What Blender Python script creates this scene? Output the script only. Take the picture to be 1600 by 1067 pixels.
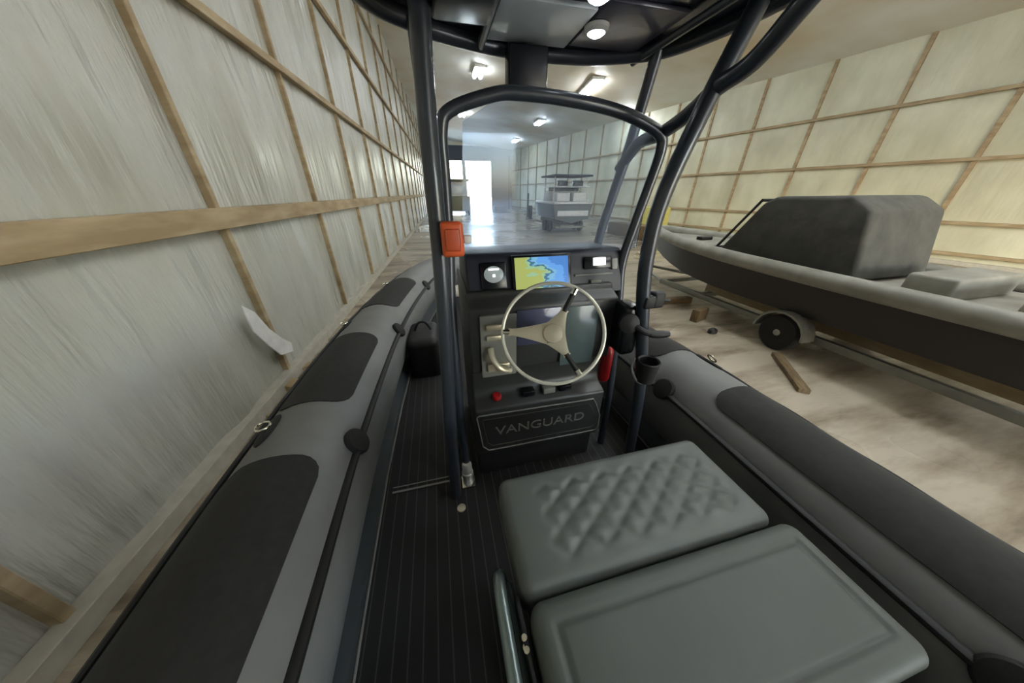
import bpy, bmesh, math, random
from mathutils import Vector, Matrix
random.seed(4)
for o in list(bpy.data.objects): bpy.data.objects.remove(o, do_unlink=True)
S = bpy.context.scene
COL = S.collection
PI = math.pi
# ------------------------------------------------------------------ camera
F, CX, CY, HZ, XV, CZ = 435.0, 797.0, 533.5, 301.0, 677.0, 1.45
pitch = math.atan((CY-HZ)/F); yaw = math.atan((CX-XV)/(F/math.cos(pitch)))
fw = Vector((math.sin(yaw)*math.cos(pitch), math.cos(yaw)*math.cos(pitch), -math.sin(pitch)))
rt = Vector((math.cos(yaw), -math.sin(yaw), 0)); up = rt.cross(fw)
cd = bpy.data.cameras.new('camera'); cam = bpy.data.objects.new('camera', cd); COL.objects.link(cam)
cam.matrix_world = Matrix(((rt.x, up.x, -fw.x, 0), (rt.y, up.y, -fw.y, 0), (rt.z, up.z, -fw.z, CZ), (0, 0, 0, 1)))
cd.sensor_fit = 'HORIZONTAL'; cd.sensor_width = 36; cd.lens = 36*F/1600
cd.shift_x = (800-CX)/1600; cd.clip_start = 0.02; cd.clip_end = 500
S.camera = cam
# ------------------------------------------------------------------ world, exposure
w = bpy.data.worlds.new('World'); S.world = w; w.use_nodes = True
nt = w.node_tree; nt.nodes.clear()
sky = nt.nodes.new('ShaderNodeTexSky'); sky.sky_type = 'NISHITA'; sky.sun_disc = False
sky.sun_elevation = math.radians(42); sky.sun_rotation = math.radians(200); sky.dust_density = 3.0; sky.air_density = 1.2
bgn = nt.nodes.new('ShaderNodeBackground'); bgn.inputs['Strength'].default_value = 2.6
wo = nt.nodes.new('ShaderNodeOutputWorld')
nt.links.new(sky.outputs[0], bgn.inputs['Color']); nt.links.new(bgn.outputs[0], wo.inputs['Surface'])
S.view_settings.view_transform = 'Standard'; S.view_settings.look = 'None'
S.view_settings.gamma = 1; S.view_settings.use_curve_mapping = False
S.view_settings.exposure = 0.4
LAMP = 42.0           # emission strength of the barn's ceiling fixtures
# ------------------------------------------------------------------ helpers
def lin(c):
    return tuple(((v/255)/12.92 if v/255 <= 0.04045 else (((v/255)+0.055)/1.055)**2.4) for v in c)
MATS = {}
def mat(name, rgb, rough=0.6, metal=0.0, coat=0.0, spec=0.5, noise=None, bump=None, emit=None):
    """noise=(scale, rgb2, (sx,sy,sz)); bump=(scale, strength, (sx,sy,sz), distance)"""
    if name in MATS: return MATS[name]
    m = bpy.data.materials.new(name); m.use_nodes = True; n = m.node_tree; b = n.nodes['Principled BSDF']
    c = lin(rgb)
    b.inputs['Base Color'].default_value = (*c, 1); b.inputs['Roughness'].default_value = rough
    b.inputs['Metallic'].default_value = metal; b.inputs['Coat Weight'].default_value = coat
    b.inputs['Specular IOR Level'].default_value = spec
    tc = n.nodes.new('ShaderNodeTexCoord')
    def tex(scale, st, detail=4):
        mp = n.nodes.new('ShaderNodeMapping'); mp.inputs['Scale'].default_value = st
        n.links.new(tc.outputs['Object'], mp.inputs['Vector'])
        t = n.nodes.new('ShaderNodeTexNoise'); t.inputs['Scale'].default_value = scale; t.inputs['Detail'].default_value = detail
        n.links.new(mp.outputs[0], t.inputs['Vector']); return t
    if noise is None: noise = (9.0, tuple(v*0.93 for v in rgb), (1, 1, 1))
    t = tex(noise[0], noise[2]); r = n.nodes.new('ShaderNodeValToRGB')
    r.color_ramp.elements[0].position = 0.35; r.color_ramp.elements[1].position = 0.65
    r.color_ramp.elements[0].color = (*lin(noise[1]), 1); r.color_ramp.elements[1].color = (*c, 1)
    n.links.new(t.outputs['Fac'], r.inputs['Fac']); n.links.new(r.outputs['Color'], b.inputs['Base Color'])
    if bump:
        t2 = tex(bump[0], bump[2], 5); bp = n.nodes.new('ShaderNodeBump')
        bp.inputs['Strength'].default_value = bump[1]; bp.inputs['Distance'].default_value = bump[3] if len(bump) > 3 else 0.01
        n.links.new(t2.outputs['Fac'], bp.inputs['Height']); n.links.new(bp.outputs[0], b.inputs['Normal'])
    if emit:
        b.inputs['Emission Color'].default_value = (*lin(emit[0]), 1); b.inputs['Emission Strength'].default_value = emit[1]
    MATS[name] = m; return m
def wloc(o):
    v = Vector((0, 0, 0))
    while o is not None: v = v + o.location; o = o.parent
    return v
def link_mesh(name, bm, m, parent=None, smooth=True, label=None, sharp=35):
    bmesh.ops.remove_doubles(bm, verts=bm.verts, dist=1e-6)
    bmesh.ops.recalc_face_normals(bm, faces=bm.faces)
    me = bpy.data.meshes.new(name); bm.to_mesh(me); bm.free()
    if m: me.materials.append(m)
    if smooth:
        for p in me.polygons: p.use_smooth = True
        me.set_sharp_from_angle(angle=math.radians(sharp))
    o = bpy.data.objects.new(name, me); COL.objects.link(o)
    if parent is not None:
        me.transform(Matrix.Translation(-wloc(parent))); o.parent = parent
    if label: o['label'] = label
    return o
part = link_mesh
def tag(o, label=None, cat=None, group=None, kind=None):
    if o.type == 'MESH' and o.parent is None and kind != 'structure' and o.location.length == 0:
        vs = [v.co for v in o.data.vertices]
        c = Vector(((min(v.x for v in vs)+max(v.x for v in vs))/2, (min(v.y for v in vs)+max(v.y for v in vs))/2, min(v.z for v in vs)))
        o.data.transform(Matrix.Translation(-c)); o.location = c
    if label: o['label'] = label
    if cat: o['category'] = cat
    if group: o['group'] = group
    if kind: o['kind'] = kind
    return o
def thing(name, loc, label, cat, group=None):
    o = bpy.data.objects.new(name, None); COL.objects.link(o); o.location = loc; o.empty_display_size = 0.1
    return tag(o, label, cat, group)
def copy_tree(o, parent=None):
    c = o.copy(); COL.objects.link(c); c.parent = parent
    for ch in list(o.children): copy_tree(ch, c)
    return c
def B(): return bmesh.new()
def box(bm, a, b, bev=0.0, seg=2, M=None):
    x0, y0, z0 = a; x1, y1, z1 = b
    r = bmesh.ops.create_cube(bm, size=1); vs = r['verts']
    bmesh.ops.scale(bm, vec=(x1-x0, y1-y0, z1-z0), verts=vs)
    bmesh.ops.translate(bm, vec=((x0+x1)/2, (y0+y1)/2, (z0+z1)/2), verts=vs)
    if bev > 0:
        es = list({e for v in vs for e in v.link_edges})
        g = bmesh.ops.bevel(bm, geom=es, offset=bev, segments=seg, affect='EDGES', profile=0.5)
        vs = list({v for f in g['faces'] for v in f.verts} | {v for v in vs if v.is_valid})
    if M is not None: bmesh.ops.transform(bm, matrix=M, verts=[v for v in vs if v.is_valid])
    return bm
def obox(bm, c, size, M3, bev=0.0, seg=2):
    """box centred at c with axes given by 3x3 matrix M3"""
    s = Vector(size)/2
    return box(bm, -s, s, bev, seg, Matrix.Translation(Vector(c)) @ M3.to_4x4())
def cr(pts, n=8, closed=False):
    P = [Vector(p) for p in pts]; out = []
    N = len(P); rng = range(N if closed else N-1)
    for i in rng:
        if closed: a, b, c, d = P[i-1], P[i], P[(i+1) % N], P[(i+2) % N]
        else: a, b, c, d = P[max(i-1, 0)], P[i], P[i+1], P[min(i+2, N-1)]
        for k in range(n):
            t = k/n
            out.append(0.5*((2*b)+(c-a)*t+(2*a-5*b+4*c-d)*t*t+(3*b-a-3*c+d)*t**3))
    if not closed: out.append(P[-1])
    return out
def sweep(bm, pts, r, seg=12, closed=False, caps=True, flat=1.0):
    P = [Vector(p) for p in pts]; N = len(P)
    R = r if isinstance(r, (list, tuple)) else [r]*N
    T = []
    for i in range(N):
        if closed: t = P[(i+1) % N]-P[i-1]
        else: t = P[min(i+1, N-1)]-P[max(i-1, 0)]
        T.append(t.normalized())
    u = T[0].orthogonal().normalized()
    if abs(T[0].z) < 0.9: u = T[0].cross(Vector((0, 0, 1))).normalized()
    rings = []
    for i in range(N):
        u = (u - T[i]*u.dot(T[i])).normalized(); v = T[i].cross(u)
        rings.append([bm.verts.new(P[i]+(u*math.cos(2*PI*k/seg)+v*math.sin(2*PI*k/seg)*flat)*R[i]) for k in range(seg)])
    for i in range(N if closed else N-1):
        a, b = rings[i], rings[(i+1) % N]
        for k in range(seg): bm.faces.new((a[k], a[(k+1) % seg], b[(k+1) % seg], b[k]))
    if caps and not closed: bm.faces.new(rings[0][::-1]); bm.faces.new(rings[-1])
    return bm
def lathe(bm, prof, seg=24, c=(0, 0, 0), axis=(0, 0, 1), sx=1.0, sy=1.0, capa=True):
    ax = Vector(axis).normalized(); q = Vector((0, 0, 1)).rotation_difference(ax).to_matrix(); c = Vector(c)
    rings = []
    for (r, z) in prof:
        rings.append([bm.verts.new(c+q @ Vector((r*sx*math.cos(2*PI*k/seg), r*sy*math.sin(2*PI*k/seg), z))) for k in range(seg)])
    for a, b in zip(rings, rings[1:]):
        for k in range(seg): bm.faces.new((a[k], a[(k+1) % seg], b[(k+1) % seg], b[k]))
    if capa: bm.faces.new(rings[0][::-1]); bm.faces.new(rings[-1])
    return bm
def prism(bm, poly, x0, x1, axis='x'):
    """poly of (a,b) extruded along axis; x: (y,z)  y: (x,z)  z: (x,y)"""
    def mk(p, t):
        return {'x': (t, p[0], p[1]), 'y': (p[0], t, p[1]), 'z': (p[0], p[1], t)}[axis]
    A = [bm.verts.new(mk(p, x0)) for p in poly]; Bv = [bm.verts.new(mk(p, x1)) for p in poly]
    bm.faces.new(A); bm.faces.new(Bv[::-1]); n = len(poly)
    for i in range(n): bm.faces.new((A[i], Bv[i], Bv[(i+1) % n], A[(i+1) % n]))
    return bm
def bevel_all(bm, off, seg=2, ang=25):
    bm.normal_update()
    es = [e for e in bm.edges if len(e.link_faces) == 2 and e.calc_face_angle(0) > math.radians(ang)]
    bmesh.ops.bevel(bm, geom=es, offset=off, segments=seg, affect='EDGES', profile=0.5); return bm
def cushion(bm, x0, x1, y0, y1, z0, z1, r, rc, fn=None, nx=40, ny=30):
    cx, cy, hx, hy = (x0+x1)/2, (y0+y1)/2, (x1-x0)/2, (y1-y0)/2
    def sd(x, y):
        qx, qy = abs(x-cx)-hx+rc, abs(y-cy)-hy+rc
        return math.hypot(max(qx, 0), max(qy, 0))+min(max(qx, qy), 0)-rc
    def warp(t, r_, h):     # denser samples near the rim
        s = 2*t-1; return math.copysign(1-(1-abs(s))**1.6, s)
    G = []
    for j in range(ny+1):
        y = cy+hy*warp(j/ny, r, hy); dy = hy-abs(y-cy)
        ex = hx-(rc-math.sqrt(max(rc*rc-(rc-dy)**2, 0)) if dy < rc else 0)
        row = []
        for i in range(nx+1):
            x = cx+ex*warp(i/nx, r, hx); d = max(-sd(x, y), 0)
            z = z1-r+math.sqrt(max(r*r-(r-d)**2, 0)) if d < r else z1
            if fn: z += fn(x, y, d)
            row.append(bm.verts.new((x, y, z)))
        G.append(row)
    for j in range(ny):
        for i in range(nx): bm.faces.new((G[j][i], G[j][i+1], G[j+1][i+1], G[j+1][i]))
    rim = [G[0][i] for i in range(nx+1)]+[G[j][nx] for j in range(1, ny+1)]+[G[ny][i] for i in range(nx-1, -1, -1)]+[G[j][0] for j in range(ny-1, 0, -1)]
    low = [bm.verts.new((v.co.x, v.co.y, z0)) for v in rim]; n = len(rim)
    for k in range(n): bm.faces.new((rim[k], low[k], low[(k+1) % n], rim[(k+1) % n]))
    bm.faces.new(low); return bm
def text_mesh(name, txt, size, M, m, parent, depth=0.001, label=None):
    cu = bpy.data.curves.new(name, 'FONT'); cu.body = txt; cu.size = size; cu.extrude = depth
    cu.align_x = 'CENTER'; cu.align_y = 'CENTER'
    to = bpy.data.objects.new(name+'_src', cu); COL.objects.link(to)
    dg = bpy.context.evaluated_depsgraph_get(); me = bpy.data.meshes.new_from_object(to.evaluated_get(dg))
    bpy.data.objects.remove(to, do_unlink=True)
    me.transform(M); me.transform(Matrix.Translation(-wloc(parent)))
    me.materials.clear(); me.materials.append(m)
    o = bpy.data.objects.new(name, me); COL.objects.link(o); o.parent = parent
    if label: o['label'] = label
    return o
# ------------------------------------------------------------------ materials
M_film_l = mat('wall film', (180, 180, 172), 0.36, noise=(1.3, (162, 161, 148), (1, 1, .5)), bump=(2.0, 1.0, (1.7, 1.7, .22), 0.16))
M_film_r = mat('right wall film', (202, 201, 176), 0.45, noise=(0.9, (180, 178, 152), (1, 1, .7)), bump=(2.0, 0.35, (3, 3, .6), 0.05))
M_wood = mat('framing lumber', (168, 150, 118), 0.7, noise=(2.0, (140, 120, 88), (1, 1, 4)))
M_ceil = mat('ceiling sheet', (226, 229, 224), 0.6, noise=(0.22, (200, 186, 160), (1, 1, 1)))
M_floor = None
M_end = mat('end wall steel', (112, 120, 134), 0.6, noise=(1.0, (98, 106, 120), (1, 1, .2)))
M_end_d = mat('door header', (74, 82, 98), 0.6)
M_collar = mat('collar fabric', (112, 113, 112), 0.6, noise=(7, (106, 107, 106), (1, 1, 1)), bump=(60, 0.12, (1, 1, 1), 0.002))
M_pad = mat('collar pad', (34, 33, 32), 0.85, noise=(30, (28, 27, 26), (1, 1, 1)), bump=(220, 0.3, (1, 1, 1), 0.002))
M_black = mat('black rubber', (15, 15, 15), 0.6)
M_blackg = mat('black gloss plastic', (18, 19, 22), 0.25)
M_liner = mat('hull gelcoat', (64, 68, 70), 0.4)
M_trim = mat('deck trim', (128, 126, 122), 0.5)
M_tube = mat('powder coated tube', (50, 55, 63), 0.36, coat=0.3)
M_cons = mat('console gelcoat', (50, 51, 49), 0.42, noise=(4, (46, 47, 45), (1, 1, 1)))
M_dash = mat('dash panel', (34, 36, 46), 0.45)
M_gray = mat('grey switch panel', (124, 124, 116), 0.5)
M_steel = mat('stainless steel', (214, 210, 196), 0.22, metal=1.0)
M_satin = mat('satin aluminium', (216, 208, 182), 0.38, metal=0.6)
M_rim = mat('wheel rim', (226, 224, 208), 0.35, metal=0.45)
M_seat = mat('seat vinyl', (82, 86, 82), 0.5, noise=(5, (77, 81, 77), (1, 1, 1)), bump=(120, 0.12, (1, 1, 1), 0.002))
M_seat2 = mat('rear seat vinyl', (68, 73, 68), 0.55, noise=(5, (64, 69, 64), (1, 1, 1)), bump=(120, 0.12, (1, 1, 1), 0.002))
M_orange = mat('orange plastic', (214, 92, 44), 0.45)
M_red = mat('red paint', (150, 22, 26), 0.35)
M_white = mat('white plastic', (225, 224, 218), 0.4)
M_canopy = mat('canopy underside', (28, 33, 46), 0.22, coat=0.4)
M_canopy_p = mat('canopy inset panel', (224, 236, 242), 0.3, coat=0.5, noise=(6, (212, 226, 234), (1, 1, 1)))
M_galv = mat('galvanised steel', (140, 140, 132), 0.5, metal=0.5)
M_tyre = mat('tyre rubber', (26, 26, 24), 0.85)
M_lit = mat('lit lamp diffuser', (255, 252, 240), 0.5, emit=((240, 248, 255), LAMP))
M_led = mat('lit led lens', (255, 255, 255), 0.5, emit=((240, 246, 255), 9.0))
# floor: stained concrete
m = bpy.data.materials.new('barn concrete'); m.use_nodes = True; n = m.node_tree; b = n.nodes['Principled BSDF']
tc = n.nodes.new('ShaderNodeTexCoord'); L = n.links.new
n1 = n.nodes.new('ShaderNodeTexNoise'); n1.inputs['Scale'].default_value = 0.9; n1.inputs['Detail'].default_value = 8; n1.inputs['Roughness'].default_value = .65
mp = n.nodes.new('ShaderNodeMapping'); mp.inputs['Scale'].default_value = (0.5, 2.2, 1); mp.inputs['Rotation'].default_value = (0, 0, -.5)
L(tc.outputs['Object'], mp.inputs['Vector']); L(mp.outputs[0], n1.inputs['Vector'])
r1 = n.nodes.new('ShaderNodeValToRGB'); e = r1.color_ramp.elements
e[0].position = .36; e[0].color = (*lin((98, 86, 70)), 1); e[1].position = .58; e[1].color = (*lin((166, 156, 138)), 1)
k = e.new(.47); k.color = (*lin((142, 130, 112)), 1)
L(n1.outputs['Fac'], r1.inputs['Fac']); L(r1.outputs['Color'], b.inputs['Base Color'])
n2 = n.nodes.new('ShaderNodeTexNoise'); n2.inputs['Scale'].default_value = 0.25; L(tc.outputs['Object'], n2.inputs['Vector'])
r2 = n.nodes.new('ShaderNodeMapRange'); r2.inputs['From Min'].default_value = .35; r2.inputs['From Max'].default_value = .65
r2.inputs['To Min'].default_value = .2; r2.inputs['To Max'].default_value = .42
L(n2.outputs['Fac'], r2.inputs['Value']); L(r2.outputs[0], b.inputs['Roughness'])
M_floor = m
# deck planking: dark foam with thin pale seams running fore and aft
m = bpy.data.materials.new('deck foam planking'); m.use_nodes = True; n = m.node_tree; b = n.nodes['Principled BSDF']; L = n.links.new
tc = n.nodes.new('ShaderNodeTexCoord'); sp = n.nodes.new('ShaderNodeSeparateXYZ'); L(tc.outputs['Object'], sp.inputs[0])
def mth(op, a, bb=None):
    q = n.nodes.new('ShaderNodeMath'); q.operation = op
    for i, v in enumerate((a, bb)):
        if v is None: continue
        if isinstance(v, (int, float)): q.inputs[i].default_value = v
        else: L(v, q.inputs[i])
    return q.outputs[0]
fr = mth('FRACT', mth('DIVIDE', mth('ADD', sp.outputs['X'], 5.0), 0.052))
ln = mth('LESS_THAN', fr, 0.10)
mx = n.nodes.new('ShaderNodeMix'); mx.data_type = 'RGBA'; L(ln, mx.inputs['Factor'])
mx.inputs['A'].default_value = (*lin((21, 21, 21)), 1); mx.inputs['B'].default_value = (*lin((58, 57, 57)), 1)
L(mx.outputs['Result'], b.inputs['Base Color']); b.inputs['Roughness'].default_value = 0.75
M_deck = m
# map on the chart display
m = bpy.data.materials.new('chart display'); m.use_nodes = True; n = m.node_tree; b = n.nodes['Principled BSDF']; L = n.links.new
tc = n.nodes.new('ShaderNodeTexCoord'); sp = n.nodes.new('ShaderNodeSeparateXYZ'); L(tc.outputs['Generated'], sp.inputs[0])
tn = n.nodes.new('ShaderNodeTexNoise'); tn.inputs['Scale'].default_value = 3.2; tn.inputs['Detail'].default_value = 5; L(tc.outputs['Generated'], tn.inputs['Vector'])
v = mth('ADD', sp.outputs['X'], mth('MULTIPLY', mth('SUBTRACT', tn.outputs['Fac'], .5), 1.1))
v = mth('SUBTRACT', v, mth('MULTIPLY', mth('SUBTRACT', 0.5, sp.outputs['Z']), .35))
r = n.nodes.new('ShaderNodeValToRGB'); r.color_ramp.interpolation = 'CONSTANT'; e = r.color_ramp.elements
e[0].position = 0; e[0].color = (*lin((168, 178, 96)), 1); e[1].position = .36; e[1].color = (*lin((150, 190, 150)), 1)
for p_, c_ in ((.46, (60, 110, 140)), (.54, (120, 180, 215)), (.66, (96, 160, 230)), (.86, (70, 130, 205))):
    q = e.new(p_); q.color = (*lin(c_), 1)
L(v, r.inputs['Fac']); L(r.outputs['Color'], b.inputs['Emission Color']); b.inputs['Emission Strength'].default_value = 0.75
b.inputs['Base Color'].default_value = (.02, .02, .02, 1); b.inputs['Roughness'].default_value = 0.2
M_map = m
# clear windscreen sheet
m = bpy.data.materials.new('clear acrylic'); m.use_nodes = True; n = m.node_tree; n.nodes.clear(); L = n.links.new
tr = n.nodes.new('ShaderNodeBsdfTransparent'); tr.inputs['Color'].default_value = (.88, .93, 1.0, 1)
gl = n.nodes.new('ShaderNodeBsdfGlossy'); gl.inputs['Roughness'].default_value = .04; gl.inputs['Color'].default_value = (.32, .36, .42, 1)
df = n.nodes.new('ShaderNodeBsdfTranslucent'); df.inputs['Color'].default_value = (.80, .88, 1, 1)
fr_ = n.nodes.new('ShaderNodeFresnel'); fr_.inputs['IOR'].default_value = 1.45
a1 = n.nodes.new('ShaderNodeMixShader'); a1.inputs['Fac'].default_value = .14; L(tr.outputs[0], a1.inputs[1]); L(df.outputs[0], a1.inputs[2])
a2 = n.nodes.new('ShaderNodeMixShader'); L(fr_.outputs[0], a2.inputs['Fac']); L(a1.outputs[0], a2.inputs[1]); L(gl.outputs[0], a2.inputs[2])
oo = n.nodes.new('ShaderNodeOutputMaterial'); L(a2.outputs[0], oo.inputs['Surface'])
M_glass = m
# ------------------------------------------------------------------ the barn
ZF = -0.75; Y0, Y1 = -9.0, 46.0
def xl(y): return -2.3+0.038*y
def xr(y): return 18.0-0.1425*y
def zc(x): return 8.2-0.11*(x+2.3)
bm = B(); box(bm, (-4.5, Y0-1, ZF-.2), (21, Y1+.5, ZF)); fl = link_mesh('floor', bm, M_floor, smooth=False); tag(fl, kind='structure')
bm = B()
vs = [bm.verts.new(p) for p in ((-4.5, Y0-1, zc(-4.5)), (21, Y0-1, zc(21)), (21, Y1+.5, zc(21)), (-4.5, Y1+.5, zc(-4.5)))]
f_ = bm.faces.new(vs); ex = bmesh.ops.extrude_face_region(bm, geom=[f_]); bmesh.ops.translate(bm, vec=(0, 0, .2), verts=[v for v in ex['geom'] if isinstance(v, bmesh.types.BMVert)])
ce = link_mesh('ceiling', bm, M_ceil, smooth=False); tag(ce, kind='structure')
def film_wall(name, xf, m, side, studs, girts, top, sw, gd):
    """side=+1: wall on the left facing +x; -1: on the right facing -x"""
    bm = B(); ys = []; y = Y0
    while y < Y1: ys.append(y); y += 0.16 if y < 16 else 0.5
    ys.append(Y1); nz = 44; G = []
    lo = ZF
    for y in ys:
        row = []
        # bulge between neighbouring studs and girts
        ds = min(abs(y-s) for s in studs)
        for k in range(nz+1):
            z = lo+(top(y)-lo)*k/nz
            dz = min(abs(z-g) for g in girts)
            bl = min(1, ds/.8)*min(1, dz/.6)
            off = 0.05*bl*(0.6+0.4*math.sin(y*5.1+z*0.7)+.25*math.sin(y*11.3-z*1.1+1))
            row.append(bm.verts.new((xf(y)+side*(off-.02), y, z)))
        G.append(row)
    for a, b_ in zip(G, G[1:]):
        for k in range(nz): bm.faces.new((a[k], b_[k], b_[k+1], a[k+1]))
    ex = bmesh.ops.extrude_face_region(bm, geom=list(bm.faces))
    bmesh.ops.translate(bm, vec=(-side*.2, 0, 0), verts=[v for v in ex['geom'] if isinstance(v, bmesh.types.BMVert)])
    wl = link_mesh(name, bm, m, sharp=60); tag(wl, kind='structure')
    dr = Vector((xf(1)-xf(0), 1, 0)).normalized(); nrm = Vector((dr.y, -dr.x, 0))*side
    M3 = Matrix((nrm, dr, (0, 0, 1))).transposed()
    for s in studs:
        bm = B(); c = Vector((xf(s), s, 0)); h = top(s)-lo
        obox(bm, (c.x+nrm.x*.0, c.y+nrm.y*.0, lo+h/2), (.10, sw, h), M3, .006, 1); link_mesh('wall_stud', bm, M_wood, wl)
    for g in girts:
        bm = B(); yc = (Y0+Y1)/2
        obox(bm, (xf(yc)+nrm.x*gd/2, yc, g), (gd, (Y1-Y0)/dr.y, (.19 if g < 2 else .10) if side > 0 else .10), M3, .006, 1); link_mesh('wall_girt', bm, M_wood, wl)
    bm = B(); yc = (Y0+Y1)/2
    obox(bm, (xf(yc)+nrm.x*.05, yc, lo+.07), (.12, (Y1-Y0)/dr.y, .14), M3, .006, 1); link_mesh('sill_board', bm, mat('pale sill', (176, 172, 158), .7), wl)
    return wl
film_wall('wall_left', xl, M_film_l, 1, [-6.3+2.5*i for i in range(21)], [1.22, 3.08, 4.94, 6.8], lambda y: zc(xl(y)), .06, .09)
film_wall('wall_right', xr, M_film_r, -1, [2.0+2.4*i-9.6 for i in range(22)], [-.4, .55, 2.4, 4.2], lambda y: zc(xr(y)), .12, .12)
# end wall with the big open doorway (x 1.4 .. 8.45, up to z 5.35)
def slab_poly(name, x0, x1, y, z0, top, m):
    bm = B(); prism(bm, [(x0, z0), (x1, z0), (x1, top(x1)), (x0, top(x0))], y, y+.2, 'y'); o = link_mesh(name, bm, m, smooth=False); tag(o, kind='structure'); return o
ew = slab_poly('wall_back', 8.45, 13, Y1, ZF, zc, M_end)
for x0, x1, z0, tp, m_ in ((-2, 1.5, ZF, zc, M_end), (1.5, 8.45, 5.35, lambda x: 7.1, M_end_d), (1.5, 8.45, 7.1, zc, M_ceil)):
    bm = B(); prism(bm, [(x0, z0), (x1, z0), (x1, tp(x1)), (x0, tp(x0))], Y1, Y1+.2, 'y'); link_mesh('wall_section', bm, m_, ew, smooth=False)
bm = B()
box(bm, (8.35, Y1-.25, ZF), (8.6, Y1, 5.6)); box(bm, (1.3, Y1-.25, ZF), (1.55, Y1, 5.6)); box(bm, (1.3, Y1-.25, 5.35), (8.6, Y1, 5.6)); box(bm, (4.3, Y1-.2, ZF), (4.75, Y1+.1, 5.35))
t = link_mesh('trim_1', bm, M_end_d, smooth=False); tag(t, kind='structure')
bm = B(); box(bm, (10.95, Y1-.5, ZF), (11.3, Y1-.15, 6.0)); t = link_mesh('trim_2', bm, M_end_d, smooth=False); tag(t, kind='structure')
# wall behind the camera; its wide doorway is added to let daylight in
fw_ = slab_poly('wall_front', -3, 1.5, Y0-.2, ZF, zc, M_end)
for x0, x1, z0 in ((13, 20, ZF), (1.5, 5, ZF), (5, 13, 3.6)):
    bm = B(); prism(bm, [(x0, z0), (x1, z0), (x1, zc(x1)), (x0, zc(x0))], Y0-.2, Y0, 'y'); link_mesh('wall_section', bm, M_end, fw_, smooth=False)
bm = B(); box(bm, (-60, Y1+.5, ZF-.25), (80, Y1+120, ZF-.03)); box(bm, (-60, Y0-80, ZF-.25), (80, Y0-1, ZF-.03))
g_ = link_mesh('ground', bm, mat('gravel yard', (196, 194, 184), .9, noise=(3, (170, 168, 150), (1, 1, 1))), smooth=False); tag(g_, kind='structure')
# ceiling lamps
def lamp(x, y, label, rot=0.0, ln_=1.3):
    z = zc(x)-.14
    t = thing('ceiling_light', (x, y, z-.10), label, 'light', 'barn ceiling lamps')
    bm = B(); box(bm, (x-.34, y-ln_/2-.04, z+.0), (x+.34, y+ln_/2+.04, z+.14), .02)
    part('housing', bm, M_white, t)
    for s in (-1, 1):
        bm = B(); sweep(bm, [(x+s*.17, y-ln_/2, z-.03), (x+s*.17, y+ln_/2, z-.03)], .11, 12); part('diffuser', bm, M_lit, t)
    t.rotation_euler = (0, 0, rot)
    return t
lamp(3.25, 20.8, 'lit twin ceiling lamp left of the hanging black box')
lamp(9.46, 19.4, 'lit elongated ceiling lamp right of the hanging black box', rot=-.15, ln_=2.8)
lamp(9.5, 28.4, 'lit ceiling lamp seen through the windscreen, upper of two')
lamp(9.8, 37.7, 'lit ceiling lamp seen through the windscreen, lower and farther of two')
for x, y, lb in ((3.2, 30.5, 'lit ceiling lamp of the left row behind the windscreen arch'), (3.2, 11.2, 'lit ceiling lamp just ahead of the T-top roof, left row'), (9.5, 10.2, 'lit ceiling lamp above the right side of the T-top roof'),
    (4.8, 1.0, 'added ceiling fill lamp above the gap between the two boats'), (5.2, 4.4, 'added ceiling fill lamp above the gap ahead of the skiff wheel'), (5.4, -2.6, 'added ceiling fill lamp behind the skiff stern'), (8.5, 2.5, 'added ceiling fill lamp above the skiff stern'), (13.5, 22, 'added ceiling fill lamp close to the right wall beyond the skiff'),  # fill lamps added to brighten the right boat tube and the right side
    (3.2, -6, 'lit ceiling lamp behind the camera, left row'), (10, -6, 'lit ceiling lamp behind the camera, right row')):
    lamp(x, y, lb)
# ------------------------------------------------------------------ inflatable boat
XC = 0.36; R = 0.27; ZT = 0.28
half = [(-.70, -1.9), (-.70, -.8), (-.70, .3), (-.70, 1.2), (-.63, 2.4), (-.46, 3.5), (-.26, 4.25), (0.02, 4.78)]
ctrl = [(x, y, ZT) for x, y in half]+[(XC, 5.0, ZT)]+[(2*XC-x, y, ZT) for x, y in reversed(half)]
path = cr(ctrl, 14)
boat = thing('inflatable_boat', (XC, 1.5, -.45), 'dark grey rigid inflatable boat with black plank deck filling the foreground', 'boat')
bm = B(); sweep(bm, path, R, 40); collar = part('collar', bm, M_collar, boat, sharp=60)
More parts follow.
